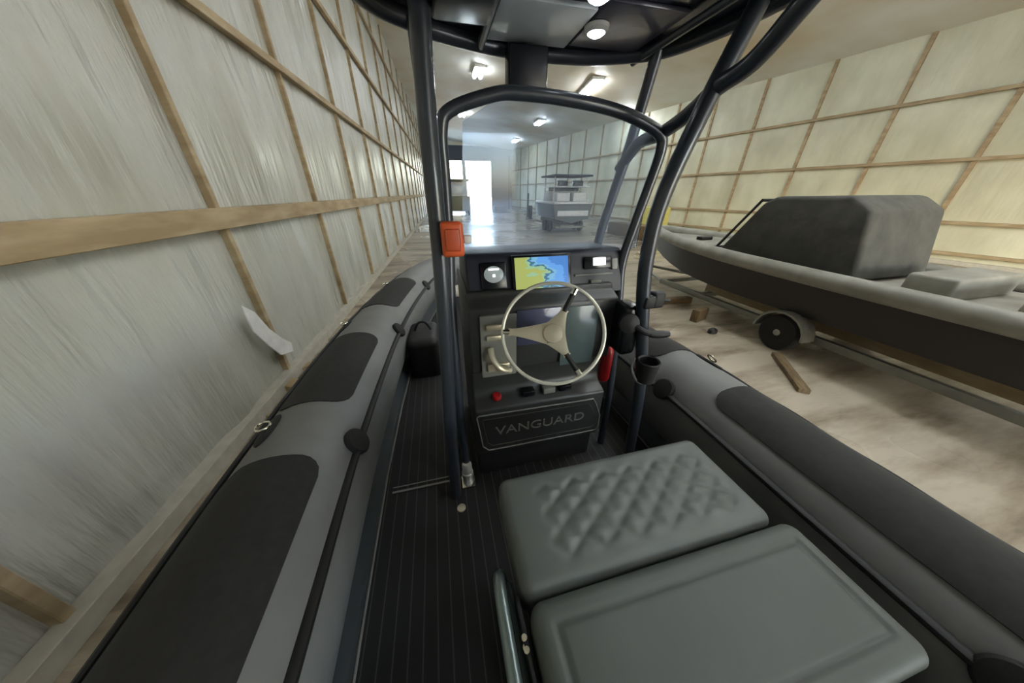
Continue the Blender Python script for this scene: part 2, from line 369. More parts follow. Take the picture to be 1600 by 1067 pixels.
# lookup on path by y for one side
def at(side, y):
    """centre and inward unit for left(-1)/right(+1) tube at longitudinal y"""
    for a, b_ in zip(path, path[1:]):
        if a.x < XC+.001 and b_.x <= XC+.3 and a.y <= y <= b_.y:
            t = (y-a.y)/(b_.y-a.y); p = a.lerp(b_, t); d = (b_-a).normalized(); break
    else: p = path[0].copy(); p.y = y; d = Vector((0, 1, 0))
    inn = Vector((d.y, -d.x, 0))
    if side > 0: p = Vector((2*XC-p.x, p.y, p.z)); inn = Vector((-inn.x, inn.y, 0))
    return p, inn
def surf(side, y, th, off=0.0):
    p, inn = at(side, y); return p+(inn*math.cos(th)+Vector((0, 0, 1))*math.sin(th))*(R+off)
def run(side, th, y0, y1, n, off, wob=0.0):
    return [surf(side, y0+(y1-y0)*i/n, th+wob*math.sin(i*.9), off) for i in range(n+1)]
def pad(side, y0, y1, t0, t1, m, name='grip_pad', rc=.09, off=.006, par=None):
    bm = B(); ny, nt_ = 26, 14; G = []; hy = (y1-y0)/2; yc = (y0+y1)/2
    for j in range(nt_+1):
        s = -1+2*j/nt_; s = math.copysign(1-(1-abs(s))**1.5, s); th = (t0+t1)/2+(t1-t0)/2*s
        d = (1-abs(s))*(t1-t0)/2*R; ey = hy-(rc-math.sqrt(max(rc*rc-(rc-d)**2, 0)) if d < rc else 0)
        G.append([(yc+ey*(-1+2*i/ny), th) for i in range(ny+1)])
    def V(o_): return [[bm.verts.new(surf(side, y, th, o_)) for y, th in row] for row in G]
    A, C_ = V(off), V(-.004)
    for j in range(nt_):
        for i in range(ny):
            bm.faces.new((A[j][i], A[j][i+1], A[j+1][i+1], A[j+1][i])); bm.faces.new((C_[j][i], C_[j+1][i], C_[j+1][i+1], C_[j][i+1]))
    def rim(g): return g[0][:]+[g[j][-1] for j in range(1, nt_+1)]+g[-1][-2::-1]+[g[j][0] for j in range(nt_-1, 0, -1)]
    ra, rb = rim(A), rim(C_)
    for k_ in range(len(ra)): bm.faces.new((ra[k_], rb[k_], rb[(k_+1) % len(ra)], ra[(k_+1) % len(ra)]))
    return part(name, bm, m, par or boat)
rd = math.radians
for a, b_ in ((-.55, .93), (1.26, 2.03), (2.62, 3.5)):
    for sd in (-1, 1): pad(sd, a, b_-(.07 if sd > 0 and a < 0 else 0), rd(54), rd(132), M_pad)
for sd in (-1, 1):
    bm = B(); sweep(bm, run(sd, rd(30), -1.7, 4.4, 90, .002), .02, 10, flat=.7); part('rubbing_strake', bm, M_black, boat)
    bm = B(); sweep(bm, run(sd, rd(139), -1.7, 4.4, 120, .012, .03), .011, 8); part('grab_rope', bm, M_black, boat)
    for y in (-.1, 1.07, 2.3, 3.6):
        c = surf(sd, y, rd(33)); ax = (c-at(sd, y)[0]).normalized()
        bm = B(); lathe(bm, [(.062, -.02), (.064, .012), (.056, .022), (.03, .026), (.001, .027)], 28, c, ax); part('rope_disc', bm, M_pad, boat)
    for y in (1.13, 2.3, 3.4):
        c = surf(sd, y, rd(118 if y < 2 else 128)); p, inn = at(sd, y); ax = (c-p).normalized()
        bm = B(); lathe(bm, [(.05, -.02), (.052, .006), (.044, .012), (.001, .013)], 28, c, ax, 0.75, 1.9); pt = part('ring_patch', bm, M_pad, boat)
        bm = B(); d = Vector((0, 1, 0)); u = ax.cross(d)
        sweep(bm, [c+ax*.03+(d*math.cos(k*PI/8)+ (u+ax*.5).normalized()*math.sin(k*PI/8))*.028 for k in range(16)], .005, 6, closed=True); part('tow_ring', bm, M_steel, pt)
# deck
def inner(off, ys): return [(surf(-1, y, 0, off).x, y) for y in ys]
ysd = [-1.7, -1, 0, .6, 1.2, 1.8, 2.4, 3.0, 3.5, 3.9, 4.3]
Lp = [(at(-1, y)[0].x+.235, y) for y in ysd]; Rp = [(2*XC-x, y) for x, y in Lp]
bm = B(); prism(bm, Lp+Rp[::-1], -.05, 0.0, 'z'); part('deck', bm, M_deck, boat, smooth=False)
for sd in (0, 1):
    Q = Lp if sd == 0 else Rp; k_ = 1 if sd == 0 else -1
    bm = B()
    rows = []
    for x, y in Q: rows.append([bm.verts.new(p) for p in ((x+k_*.022, y, .0005), (x+k_*.02, y, .011), (x+k_*.006, y, .012), (x-k_*.01, y, .05), (x-k_*.06, y, .13), (x-k_*.09, y, .0))])
    for a, b_ in zip(rows, rows[1:]):
        for k in range(6): bm.faces.new((a[k], a[(k+1) % 6], b_[(k+1) % 6], b_[k]))
    bm.faces.new(rows[0]); bm.faces.new(rows[-1][::-1])
    part('deck_coaming', bm, M_liner, boat)
    bm = B(); sweep(bm, [(x+k_*.026, y, .006) for x, y in Q], .005, 6); part('edge_trim', bm, M_trim, boat)
# deck seam + hatch strip
bm = B(); box(bm, (-.40, 1.072, 0.0), (-.03, 1.082, .005)); box(bm, (-.40, 1.105, 0.0), (-.03, 1.109, .004)); part('hatch_seam', bm, M_trim, boat, smooth=False)
# hull under the deck
bm = B(); rows = []
for x, y in zip([p[0] for p in Lp], ysd):
    t_ = max(0, (y-2.2)/2.1); kz = -.42+.38*t_**1.6
    rows.append([bm.verts.new(p) for p in ((x-.06, y, -.06), (x+.02, y, -.08+.06*t_), (XC, y, kz), (2*XC-x-.02, y, -.08+.06*t_), (2*XC-x+.06, y, -.06), (XC, y, -.08))])
for a, b_ in zip(rows, rows[1:]):
    for k in range(6): bm.faces.new((a[k], a[(k+1) % 6], b_[(k+1) % 6], b_[k]))
bm.faces.new(rows[0]); bm.faces.new(rows[-1][::-1]); part('hull', bm, M_liner, boat)
bm = B(); box(bm, (-.42, -1.72, -.2), (1.14, -1.64, .42), .02); part('transom', bm, M_liner, boat)
# trailer under the boat
tr_ = thing('boat_trailer', (XC, 1.2, ZF), 'galvanised trailer carrying the dark grey inflatable boat', 'trailer')
for s in (-1, 1):
    bm = B(); box(bm, (XC+s*.5-.04, -1.7, -.52), (XC+s*.5+.04, 3.6, -.42), .008); part('frame_rail', bm, M_galv, tr_)
    bm = B(); box(bm, (XC+s*.33-.05, -1.6, -.42), (XC+s*.33+.05, 2.6, -.245), .008); part('bunk', bm, M_black, tr_)
    bm = B(); c = (XC+s*.86, -.6, -.45); lathe(bm, [(.12, -.1), (.27, -.1), (.30, -.07), (.30, .07), (.27, .1), (.12, .1)], 36, c, (1, 0, 0)); wt = part('wheel', bm, M_tyre, tr_)
    bm = B(); lathe(bm, [(.06, -.07), (.165, -.06), (.17, .06), (.06, .105), (.05, .11)], 24, c, (s, 0, 0)); part('wheel_rim', bm, M_white, wt)
for q, y in ((.9, -.64), (.5, 2.6), (.5, -1.6)):
    bm = B(); box(bm, (XC-q, y, -.51), (XC+q, y+.08, -.43), .008); part('cross_member', bm, M_galv, tr_)
bm = B(); sweep(bm, [(XC-.5, 3.55, -.47), (XC, 5.4, -.47), (XC+.5, 3.55, -.47)], .04, 8); box(bm, (XC-.03, 5.2, -.75), (XC+.03, 5.26, -.4)); part('tongue', bm, M_galv, tr_)
# ------------------------------------------------------------------ helm console
con = thing('helm_console', (.42, 1.35, 0), 'dark grey helm console with step and raised nameplate below the steering wheel', 'console')
CX0, CX1 = .08, .77
bm = B()
prism(bm, [(1.08, 0), (1.08, .19), (1.03, .22), (1.03, .52), (1.10, .545), (1.12, .58), (1.12, .69), (1.06, .72), (1.055, 1.03), (1.12, 1.06), (1.12, 1.08), (1.6, 1.08), (1.68, .5), (1.7, 0)], CX0, CX1)
bevel_all(bm, .012, 3); part('body', bm, M_cons, con)
bm = B(); prism(bm, [(1.135, 1.03), (1.19, 1.205), (1.215, 1.222), (1.50, 1.205), (1.60, 1.06), (1.60, 1.03)], .095, .835)
bevel_all(bm, .012, 3); part('dash_hood', bm, M_dash, con)
# nameplate
ny0, nz0, nz1 = 1.030, .325, .515
out = [(.083, .485), (.093, .495), (.705, .485), (.725, .45), (.762, .36), (.765, .265), (.75, .25), (.135, .25), (.105, .285)]
bm = B(); prism(bm, out, ny0-.006, ny0+.004, 'y'); npl = part('nameplate', bm, M_cons, con, smooth=False)
bm = B(); sweep(bm, [(x, ny0-.007, z) for x, z in out], .0035, 6, closed=True); part('nameplate_outline', bm, M_trim, npl, label='pale outline of the nameplate')
MX = Matrix(((1, 0, 0), (0, 0, -1), (0, 1, 0))).to_4x4()
text_mesh('lettering', 'VANGUARD', .078, Matrix.Translation((.42, ny0-.008, .375)) @ Matrix.Rotation(.0, 4, 'Y') @ MX @ Matrix.Diagonal((1.15, 1, 1, 1)), mat('lettering grey', (118, 118, 112), .5), npl, .0012, 'grey block letters')
bm = B(); sweep(bm, [((x-.42)*.92+.42, ny0-.0065, (z-.37)*.76+.37) for x, z in out], .0018, 5, closed=True); part('inner_line', bm, mat('faint line', (70, 70, 66), .6), npl)
# shelf bits
bm = B(); lathe(bm, [(.024, 0), (.024, .012), (.018, .022), (.001, .024)], 20, (.195, 1.085, .545), (0, -.25, 1)); part('stop_button', bm, M_red, con, label='small red push button')
for x in (.36, .47, .56):
    bm = B(); box(bm, (x-.035, 1.06, .535), (x+.03, 1.105, .568), .005); part('shelf_latch', bm, M_gray if x == .47 else M_blackg, con)
# glossy panel behind the wheel: its reflections painted as blue-grey and teal plates
bm = B(); obox(bm, (.385, 1.052, .93), (.20, .012, .17), Matrix.Identity(3), .004); part('blue_reflection_plate', bm, mat('painted blue reflection', (78, 80, 104), .15, coat=.5), con, label='glossy panel behind the wheel with a blue-grey reflection painted on')
bm = B(); obox(bm, (.585, 1.052, .86), (.17, .012, .30), Matrix.Identity(3), .004); part('teal_reflection_plate', bm, mat('painted teal reflection', (84, 98, 98), .25, coat=.3), con, label='glossy panel behind the wheel with a teal-grey reflection painted on')
bm = B(); box(bm, (.125, 1.045, .70), (.285, 1.06, 1.005), .006); gp = part('switch_panel', bm, M_gray, con, label='light grey switch panel left of the wheel')
for z in (.955, .905): 
    bm = B(); box(bm, (.15, 1.03, z-.012), (.215, 1.046, z+.012), .004); part('switch', bm, M_satin, gp)
bm = B(); sweep(bm, cr([(.165, 1.03, .86), (.17, 1.0, .82), (.20, .985, .78), (.245, 1.0, .755)], 6), .013, 10); part('bright_lever', bm, M_satin, gp)
bm = B(); box(bm, (.15, 1.03, .735), (.25, 1.047, .775), .005); part('lever_base', bm, M_satin, gp)
# dash instruments: local frame on the sloped dash face
dn = Vector((0, -(1.205-1.03), .055)).normalized(); du = Vector((0, .055, .175)).normalized()
D3 = Matrix(((1, 0, 0), (0, -dn.y, du.y), (0, -dn.z, du.z)))   # columns x, inward, up
def dpt(x, z, off=0.0):
    t_ = (z-1.03)/.175; return Vector((x, 1.135+.055*t_, z))+dn*off
mf = thing('chart_plotter', dpt(.425, 1.135), 'black chart display showing a green and blue map on the dash', 'screen')
mf.location = (.425, 1.12, 1.06)
bm = B(); obox(bm, dpt(.425, 1.132, .008), (.275, .03, .165), D3, .008); part('bezel', bm, M_blackg, mf)
bm = B(); obox(bm, dpt(.423, 1.136, .0245), (.243, .004, .132), D3); part('display', bm, M_map, mf, smooth=False)
bm = B(); obox(bm, dpt(.21, 1.135, .003), (.115, .016, .115), D3, .008); g1 = part('engine_gauge', bm, M_blackg, con)
bm = B(); lathe(bm, [(.040, 0), (.042, .004), (.036, .006), (.001, .006)], 24, dpt(.21, 1.14, .011), dn, 1, .82); part('gauge_face', bm, mat('gauge face', (150, 158, 158), .3, emit=((150, 160, 160), .25)), g1)
bm = B(); obox(bm, dpt(.21, 1.16, .019), (.045, .003, .008), D3); obox(bm, dpt(.21, 1.135, .019), (.012, .003, .012), D3); part('gauge_digits', bm, M_led if False else mat('gauge digits', (235, 238, 235), .3, emit=((235, 240, 238), .8)), g1)
bm = B(); obox(bm, dpt(.70, 1.165, .004), (.14, .016, .055), D3, .006); g2 = part('radio', bm, M_blackg, con)
bm = B(); obox(bm, dpt(.705, 1.168, .014), (.062, .003, .034), D3); part('radio_screen', bm, mat('lit radio screen', (250, 250, 250), .3, emit=((250, 252, 250), 1.0)), g2, label='small lit white screen')
bm = B(); obox(bm, dpt(.68, 1.115, .004), (.19, .012, .007), D3); part('dash_groove', bm, M_gray, con)
bm = B(); obox(bm, dpt(.69, 1.075, .004), (.055, .014, .035), D3, .004); part('dash_socket', bm, M_gray, con)
bm = B(); obox(bm, dpt(.785, 1.155, .006), (.03, .016, .05), D3, .004); part('dash_clip', bm, mat('pale plastic', (150, 150, 146), .5), con)
# ------------------------------------------------------------------ steering wheel
WC = Vector((.372, .86, .99)); wn = (Vector((0, 0, CZ))-WC).normalized(); wn = (wn*.55-fw*.45).normalized()
wx = rt.copy(); wx = (wx-wn*wx.dot(wn)).normalized(); wy = wn.cross(wx)
sw = thing('steering_wheel', WC-Vector((0, 0, .19)), 'silver three-spoke steering wheel in front of the chart display', 'steering wheel')
RW = .187
bm = B(); sweep(bm, [WC+(wx*math.cos(2*PI*k/64)+wy*math.sin(2*PI*k/64))*RW for k in range(64)], .0072, 12, closed=True); part('rim', bm, M_rim, sw)
bm = B(); lathe(bm, [(.036, -.02), (.04, -.005), (.034, .012), (.001, .018)], 28, WC, wn); part('hub', bm, M_satin, sw)
for a in (178, 63, -57):
    d = wx*math.cos(rd(a))+wy*math.sin(rd(a)); e_ = wn.cross(d)
    bm = B(); N = 10; ring = []
    for i in range(N+1):
        t_ = i/N; rr = .02+(.098-.02 if a != 178 else .165-.02)*t_; hw = .030*(1-t_)**1.3+.011+.004*(t_ > .9); th_ = .007
        c = WC+d*rr-wn*(.012*math.sin(t_*PI)*0)
        ring.append([bm.verts.new(c+e_*hw+wn*th_*.4), bm.verts.new(c+wn*th_), bm.verts.new(c-e_*hw+wn*th_*.4), bm.verts.new(c-e_*hw-wn*th_*.4), bm.verts.new(c+e_*hw-wn*th_*.4)])
    for p, q in zip(ring, ring[1:]):
        for k in range(5): bm.faces.new((p[k], p[(k+1) % 5], q[(k+1) % 5], q[k]))
    bm.faces.new(ring[0]); bm.faces.new(ring[-1][::-1])
    spk = part('spoke', bm, M_satin, sw)
    if a != 178:
        bm = B(); sweep(bm, [WC+d*.09, WC+d*.165], .010, 10); part('spoke_grip', bm, M_black, spk)
    bm = B(); sweep(bm, [WC+d*.160, WC+d*.184], .011, 10); part('rim_joint', bm, M_steel, spk)
bm = B(); sweep(bm, [WC-wn*.01, Vector((.385, 1.06, .90))], .032, 16); part('column', bm, M_black, sw)
# ------------------------------------------------------------------ windscreen arch and sheet
ws = thing('windscreen', (.45, 1.2, 0), 'clear windscreen with a dark rounded tube arch over the console', 'windscreen')
AY = 1.18
arch = cr([(.012, 1.06, .13), (.008, 1.09, .5), (.02, 1.15, 1.0), (.038, AY, 1.27), (.046, AY, 1.5), (.05, AY, 1.635), (.085, AY, 1.69), (.235, AY, 1.738), (.33, AY, 1.745), (.48, AY, 1.74), (.66, AY, 1.722), (.79, AY, 1.695), (.895, AY, 1.655), (.918, AY, 1.60), (.895, AY, 1.47), (.86, AY, 1.31), (.835, AY, 1.15), (.845, 1.16, .95), (.885, 1.15, .5), (.89, 1.13, 0)], 6)
bm = B(); sweep(bm, arch, .021, 14); part('arch_tube', bm, M_tube, ws)
def gy(x): return 1.30-.35*(x-.46)**2
gpoly = [(.095, 1.20), (.100, 1.63), (.13, 1.675), (.25, 1.745), (.33, 1.76), (.62, 1.755), (.80, 1.725), (.93, 1.66), (.93, 1.22), (.92, 1.20)]
bm = B(); 
NG = 24; col_ = []
import bisect
def zspan(x):
    zs = []
    for (a, b_) in zip(gpoly, gpoly[1:]+gpoly[:1]):
        if (a[0]-x)*(b_[0]-x) <= 0 and a[0] != b_[0]: zs.append(a[1]+(b_[1]-a[1])*(x-a[0])/(b_[0]-a[0]))
    return min(zs), max(zs)
for i in range(NG+1):
    x = .0955+(.9295-.0955)*i/NG; lo_, hi_ = zspan(x); lo_ = max(lo_, 1.19)
    col_.append([[bm.verts.new((x, gy(x)+o_, z_)) for z_ in (lo_, (lo_+hi_)/2, hi_)] for o_ in (0, .005)])
for a, b_ in zip(col_, col_[1:]):
    for s in (0, 1):
        for k in range(2): bm.faces.new((a[s][k], b_[s][k], b_[s][k+1], a[s][k+1]))
    bm.faces.new((a[0][0], a[1][0], b_[1][0], b_[0][0])); bm.faces.new((a[0][2], a[1][2], b_[1][2], b_[0][2]))
for c_ in (col_[0], col_[-1]):
    bm.faces.new((c_[0][0], c_[0][1], c_[0][2], c_[1][2], c_[1][1], c_[1][0]))
part('clear_sheet', bm, M_glass, ws)
bm = B(); sweep(bm, [(x, gy(x), 1.205) for x in [.10+.05*i for i in range(15)]], .006, 8); part('bottom_channel', bm, mat('pale channel', (178, 176, 180), .4), ws)
# ------------------------------------------------------------------ T-top
tt = thing('t_top', (.43, 1.0, 0), 'dark tubular T-top frame with its roof over the helm', 'boat roof')
RT = .0275; ZR = 1.95
bm = B(); sweep(bm, cr([(-.062, .985, 0), (-.042, .975, .5), (-.014, .98, 1.0), (0, .993, 1.3), (.006, 1.01, 1.61), (.018, 1.022, 1.87), (.022, 1.022, ZR)], 6), RT, 14); part('left_rear_pole', bm, M_tube, tt)
bm = B(); sweep(bm, cr([(-.005, 1.42, 0), (-.005, 1.42, 1.0), (.002, 1.40, 1.5), (.0, 1.32, ZR)], 6), .024, 14); part('left_front_pole', bm, M_tube, tt)
bm = B(); sweep(bm, cr([(.97, .95, 0), (.954, .95, .15), (.906, .95, .6), (.80, .95, 1.08), (.776, .95, 1.28), (.79, .95, 1.45), (.865, .95, 1.69), (.94, .95, 1.88), (.965, .95, ZR)], 6), RT, 14); part('right_rear_pole', bm, M_tube, tt)
bm = B(); sweep(bm, cr([(.90, 1.62, 0), (.885, 1.58, .8), (.88, 1.5, 1.2), (.90, 1.46, 1.42), (.925, 1.43, 1.60), (.935, 1.40, 1.75), (.93, 1.34, ZR)], 6), .024, 14); part('right_front_pole', bm, M_tube, tt)
bm = B(); sweep(bm, cr([(.915, 1.46, 1.55), (.93, 1.36, 1.645), (.925, 1.22, 1.66), (.90, 1.06, 1.69), (.885, .94, 1.735), (.885, .84, 1.765), (.87, .74, 1.83), (.87, .66, 1.90), (.88, .60, ZR)], 6), .025, 14); part('right_side_brace', bm, M_tube, tt)
oc = [(-.17, -.35), (-.18, .6), (-.17, 1.10), (-.12, 1.26), (-.02, 1.34), (.08, 1.40), (.27, 1.46), (.47, 1.485), (.68, 1.47), (.85, 1.41), (.96, 1.33), (1.02, 1.18), (1.05, 1.0), (1.06, .6), (1.05, -.35)]
ocs = [Vector((x, y, ZR)) for x, y in oc]
bm = B(); sweep(bm, cr(ocs, 5, closed=True), .027, 12, closed=True); part('roof_rim', bm, M_tube, tt)
bm = B(); pl = [(p.x, p.y) for p in cr(ocs, 4, closed=True)]; prism(bm, pl, 1.965, 2.03, 'z'); rf = part('roof', bm, M_canopy, tt)
bm = B(); box(bm, (.25, 1.15, 1.950), (.565, 1.42, 1.966), .006); part('inset_panel', bm, M_canopy_p, rf, label='grey-blue inset ceiling panel')
bm = B(); box(bm, (.575, 1.10, 1.952), (.86, 1.40, 1.966), .006); part('inset_panel', bm, mat('dusky roof panel', (84, 84, 100), .3, coat=.5), rf, label='darker violet-grey inset ceiling panel')
for x in (.235, .89):
    bm = B(); sweep(bm, [(x, 1.44, 1.94), (x, .4, 1.94), (x, -.3, 1.94)], .014, 10); part('roof_bar', bm, M_tube, tt)
bm = B(); sweep(bm, [(-.15, .80, 1.94), (1.03, .80, 1.94)], .02, 10); part('roof_bar', bm, M_tube, tt)
for x, y in ((.605, 1.235), (.515, 1.055)):
    bm = B(); lathe(bm, [(.042, 0), (.040, .010), (.030, .018)], 28, (x, y, 1.950), (0, 0, -1)); dl = part('dome_light', bm, M_white, tt, label='round roof light, lit')
    bm = B(); lathe(bm, [(.030, .010), (.030, .018), (.018, .025), (.001, .027)], 28, (x, y, 1.950), (0, 0, -1)); part('lens', bm, M_led, dl)
bm = B(); box(bm, (.045, .88, 1.85), (.20, 1.07, 1.955), .012); part('roof_speaker_box', bm, M_blackg, tt, label='black box under the roof beside the left pole')
# hanging black box
hb = thing('hanging_box', (.34, 1.2, 1.77), 'square black box hanging below the front roof bow', 'box')
bm = B(); box(bm, (.328, 1.385, 1.80), (.492, 1.445, 1.945), .012); hb.location = (.426, 1.44, 1.805); part('body', bm, M_blackg, hb)
bm = B(); box(bm, (.40, 1.40, 1.94), (.43, 1.43, 1.962), .003); part('bracket', bm, M_black, hb)
bm = B(); box(bm, (.336, 1.380, 1.808), (.484, 1.387, 1.937), .003); part('front_face', bm, mat('smoked plastic', (26, 28, 36), .35), hb)
# orange light on the left pole
ol = thing('orange_beacon', (.033, 1.0, 1.24), 'orange plastic box clamped to the left roof pole', 'beacon')
bm = B(); box(bm, (.008, .935, 1.265), (.078, .975, 1.372), .012, 3); ob_ = part('shell', bm, M_orange, ol)
bm = B(); box(bm, (.020, .929, 1.285), (.066, .937, 1.352), .006); part('cover', bm, mat('orange cover', (196, 84, 46), .5), ob_)
bm = B(); box(bm, (.0, .968, 1.30), (.045, 1.0, 1.335), .004); part('clamp', bm, M_black, ol)
bm = B(); box(bm, (.078, .945, 1.305), (.104, .965, 1.33), .005); part('clip', bm, M_white, ol, label='small white clip')
# chrome foot by the console and deck fitting
cf = thing('pole_foot', (.012, 1.045, 0), 'bright chrome foot bracket on the deck left of the console', 'bracket')
bm = B(); box(bm, (-.025, 1.005, 0.0), (.05, 1.085, .014), .004); part('base', bm, M_steel, cf)
bm = B(); lathe(bm, [(.030, .014), (.027, .05), (.031, .058), (.031, .09), (.026, .095), (.026, .15), (.02, .16)], 20, (.012, 1.045, 0), (0, 0, 1)); part('socket', bm, mat('bright fitting', (232, 232, 226), .3, metal=.35), cf)
bm = B(); lathe(bm, [(.022, 0), (.022, .006), (.014, .009), (.001, .009)], 20, (-.04, .905, 0), (0, 0, 1)); t = link_mesh('deck_fitting', bm, M_satin); tag(t, 'small round metal deck fitting below the chrome foot bracket', 'deck fitting')
# ------------------------------------------------------------------ right of the console
th = thing('throttle_control', (.80, .98, .78), 'black throttle control with a sideways grip right of the wheel', 'throttle')
bm = B(); box(bm, (.752, .955, .78), (.832, 1.07, 1.02), .02, 3); part('housing', bm, M_blackg, th)
bm = B(); lathe(bm, [(.045, 0), (.042, .02), (.02, .028), (.001, .03)], 24, (.762, .955, .95), (-.3, -1, .2)); part('pivot', bm, M_black, th)
bm = B(); sweep(bm, cr([(.775, .95, .95), (.80, .91, .93), (.84, .895, .915)], 6), .014, 10); part('lever', bm, M_black, th)
bm = B(); sweep(bm, [(.835, .895, .915), (.86, .892, .913), (.89, .888, .912), (.92, .884, .912)], [.014, .017, .017, .013], 12); part('grip', bm, M_black, th)
fe = thing('fire_extinguisher', (.815, 1.13, .52), 'slim red fire extinguisher on the right side of the console', 'fire extinguisher')
bm = B(); lathe(bm, [(.026, .52), (.031, .535), (.031, .70), (.022, .725), (.012, .735)], 24, (.815, 1.13, 0), (0, 0, 1)); part('cylinder', bm, M_red, fe)
bm = B(); lathe(bm, [(.012, .735), (.014, .765), (.008, .77)], 16, (.815, 1.13, 0)); box(bm, (.805, 1.07, .76), (.825, 1.15, .772), .003); part('valve', bm, M_black, fe)
cl = thing('rod_clamp', (.865, .95, 1.03), 'black knob clamp on the right roof pole above the throttle', 'clamp')
bm = B(); box(bm, (.795, .915, 1.02), (.845, .985, 1.075), .01); part('collar_ring', bm, M_black, cl)
bm = B(); box(bm, (.84, .925, 1.015), (.90, .975, 1.085), .014, 3); part('jaw', bm, M_black, cl)
bm = B(); sweep(bm, [(.895, .95, 1.045), (.935, .945, 1.04)], .008, 8); part('screw', bm, M_black, cl)
dh = thing('drink_holder', (.85, .88, .72), 'black drink holder clipped to the right roof pole below the throttle', 'drink holder')
bm = B(); lathe(bm, [(.038, .70), (.042, .705), (.047, .80), (.049, .80), (.045, .805), (.040, .80), (.036, .712), (.001, .71)], 24, (.835, .86, 0), capa=False); part('cup', bm, M_black, dh)
bm = B(); box(bm, (.845, .88, .735), (.895, .955, .775), .008); part('bracket', bm, M_black, dh)
bm = B(); sweep(bm, cr([(.79, .90, .80), (.772, .88, .76), (.79, .86, .71), (.82, .85, .69)], 6), .006, 8); part('wire_loop', bm, M_trim, dh, label='thin pale wire loop')
# bag on the foredeck
bg = thing('gear_bag', (-.22, 2.35, 0), 'black gear bag on the deck beyond the left pole', 'bag')
bm = B(); cushion(bm, -.36, -.10, 2.15, 2.6, 0.002, .36, .06, .06, None, 16, 16); part('body', bm, M_black, bg)
bm = B(); sweep(bm, cr([(-.30, 2.38, .36), (-.26, 2.38, .43), (-.20, 2.38, .43), (-.16, 2.38, .36)], 6), .01, 8); part('handle', bm, M_pad, bg)
# ------------------------------------------------------------------ seats
ZS = .60
def quilt(x, y, d):
    if d < .045: return 0
    f_ = min(1, (d-.045)/.03)*min(1, max(0, (x-.20)/.05))
    a = ((x-.2)/.105+(y-.3)/.072); b_ = ((x-.2)/.105-(y-.3)/.072)
    g = min(abs(a-round(a)), abs(b_-round(b_)))*2
    return f_*(-.0075+.011*min(1, g*1.6)**.7)
st = thing('leaning_post', (.47, .25, 0), 'grey diamond-quilted helm seat in two cushions in the foreground', 'seat')
bm = B(); cushion(bm, .10, .885, .278, .605, ZS-.10, ZS, .03, .035, quilt, 110, 56); part('front_cushion', bm, M_seat, st, sharp=80, label='quilted grey cushion')
def seam(x, y, d):
    return -.006*math.exp(-((d-.052)/.006)**2)
bm = B(); cushion(bm, .108, .92, -.02, .272, ZS-.10, ZS+.002, .028, .035, seam, 90, 60); part('rear_cushion', bm, M_seat2, st, sharp=80, label='plain grey cushion with a stitched border')
bm = B(); box(bm, (.12, -.01, .46), (.84, .59, ZS-.10), .01); part('seat_board', bm, M_black, st)
bm = B(); box(bm, (.17, 0.0, 0.0), (.80, .52, .46), .025, 3); part('seat_pedestal', bm, M_cons, st)
bm = B(); sweep(bm, cr([(.075, .385, .40), (.062, .375, .50), (.054, .34, .545), (.052, .26, .55), (.052, .1, .55), (.052, -.1, .55)], 6), .016, 12); hr = part('side_rail', bm, mat('satin rail', (128, 142, 140), .3, metal=.6), st, label='curved metal side rail')
bm = B(); sweep(bm, cr([(.085, .36, .47), (.08, .33, .52), (.078, .2, .525), (.078, -.1, .525)], 6), .007, 8); part('lower_rail', bm, mat('satin rail', (0, 0, 0)), st)
bm = B(); box(bm, (.086, .10, .47), (.096, .30, .565), .003); hp = part('hinge_plate', bm, M_black, st)
for y, z in ((.225, .56), (.205, .56), (.213, .545)):
    bm = B(); lathe(bm, [(.0065, 0), (.0065, .006), (.001, .008)], 12, (.089, y, z), (-.3, 0, 1)); part('bolt', bm, M_satin, hp)
# ------------------------------------------------------------------ neighbouring boat on the right
nb = thing('skiff', (6.0, 3.5, ZF), 'black-hulled skiff with pale grey deck and charcoal cockpit cover on the right', 'boat')
M_skh = mat('skiff hull', (34, 29, 28), .4); M_skd = mat('skiff deck', (146, 144, 134), .55, noise=(3, (122, 120, 110), (1, 1, 1)))
NS = 14; rows = []; bm = B(); gun = []
for i in range(NS+1):
    t_ = i/NS; y = .3+6.9*t_; hw = 1.0*(1-max(0, (t_-.45)/.55)**2.2)+.02; cxn = 6.02
    zg = .36+.16*t_**2; zk = -.36+.56*max(0, (t_-.55)/.45)**2.2
    rows.append([bm.verts.new(p) for p in ((cxn-hw, y, zg), (cxn-hw*.93, y, min(zg-.05, -.16+.36*max(0, (t_-.55)/.45)**2)), (cxn, y, zk), (cxn+hw*.93, y, min(zg-.05, -.16+.36*max(0, (t_-.55)/.45)**2)), (cxn+hw, y, zg), (cxn, y, zg-.03))])
    gun.append((cxn, hw, y, zg))
for a, b_ in zip(rows, rows[1:]):
    for k in range(6): bm.faces.new((a[k], a[(k+1) % 6], b_[(k+1) % 6], b_[k]))
bm.faces.new(rows[0]); bm.faces.new(rows[-1][::-1]); part('hull', bm, M_skh, nb)
bm = B(); gl_ = [(c-h, y, z+.03) for c, h, y, z in gun]+[(c+h, y, z+.03) for c, h, y, z in reversed(gun)]
sweep(bm, gl_, .115, 12); part('gunwale', bm, M_skd, nb)
bm = B(); pa = [(c-h*.95, y) for c, h, y, z in gun[8:]]+[(c+h*.95, y) for c, h, y, z in reversed(gun[8:])]
prism(bm, pa, .42, .50, 'z'); part('foredeck', bm, M_skd, nb)
bm = B(); box(bm, (5.2, .5, .34), (6.85, 4.2, .37)); part('cockpit_sole', bm, M_skd, nb)
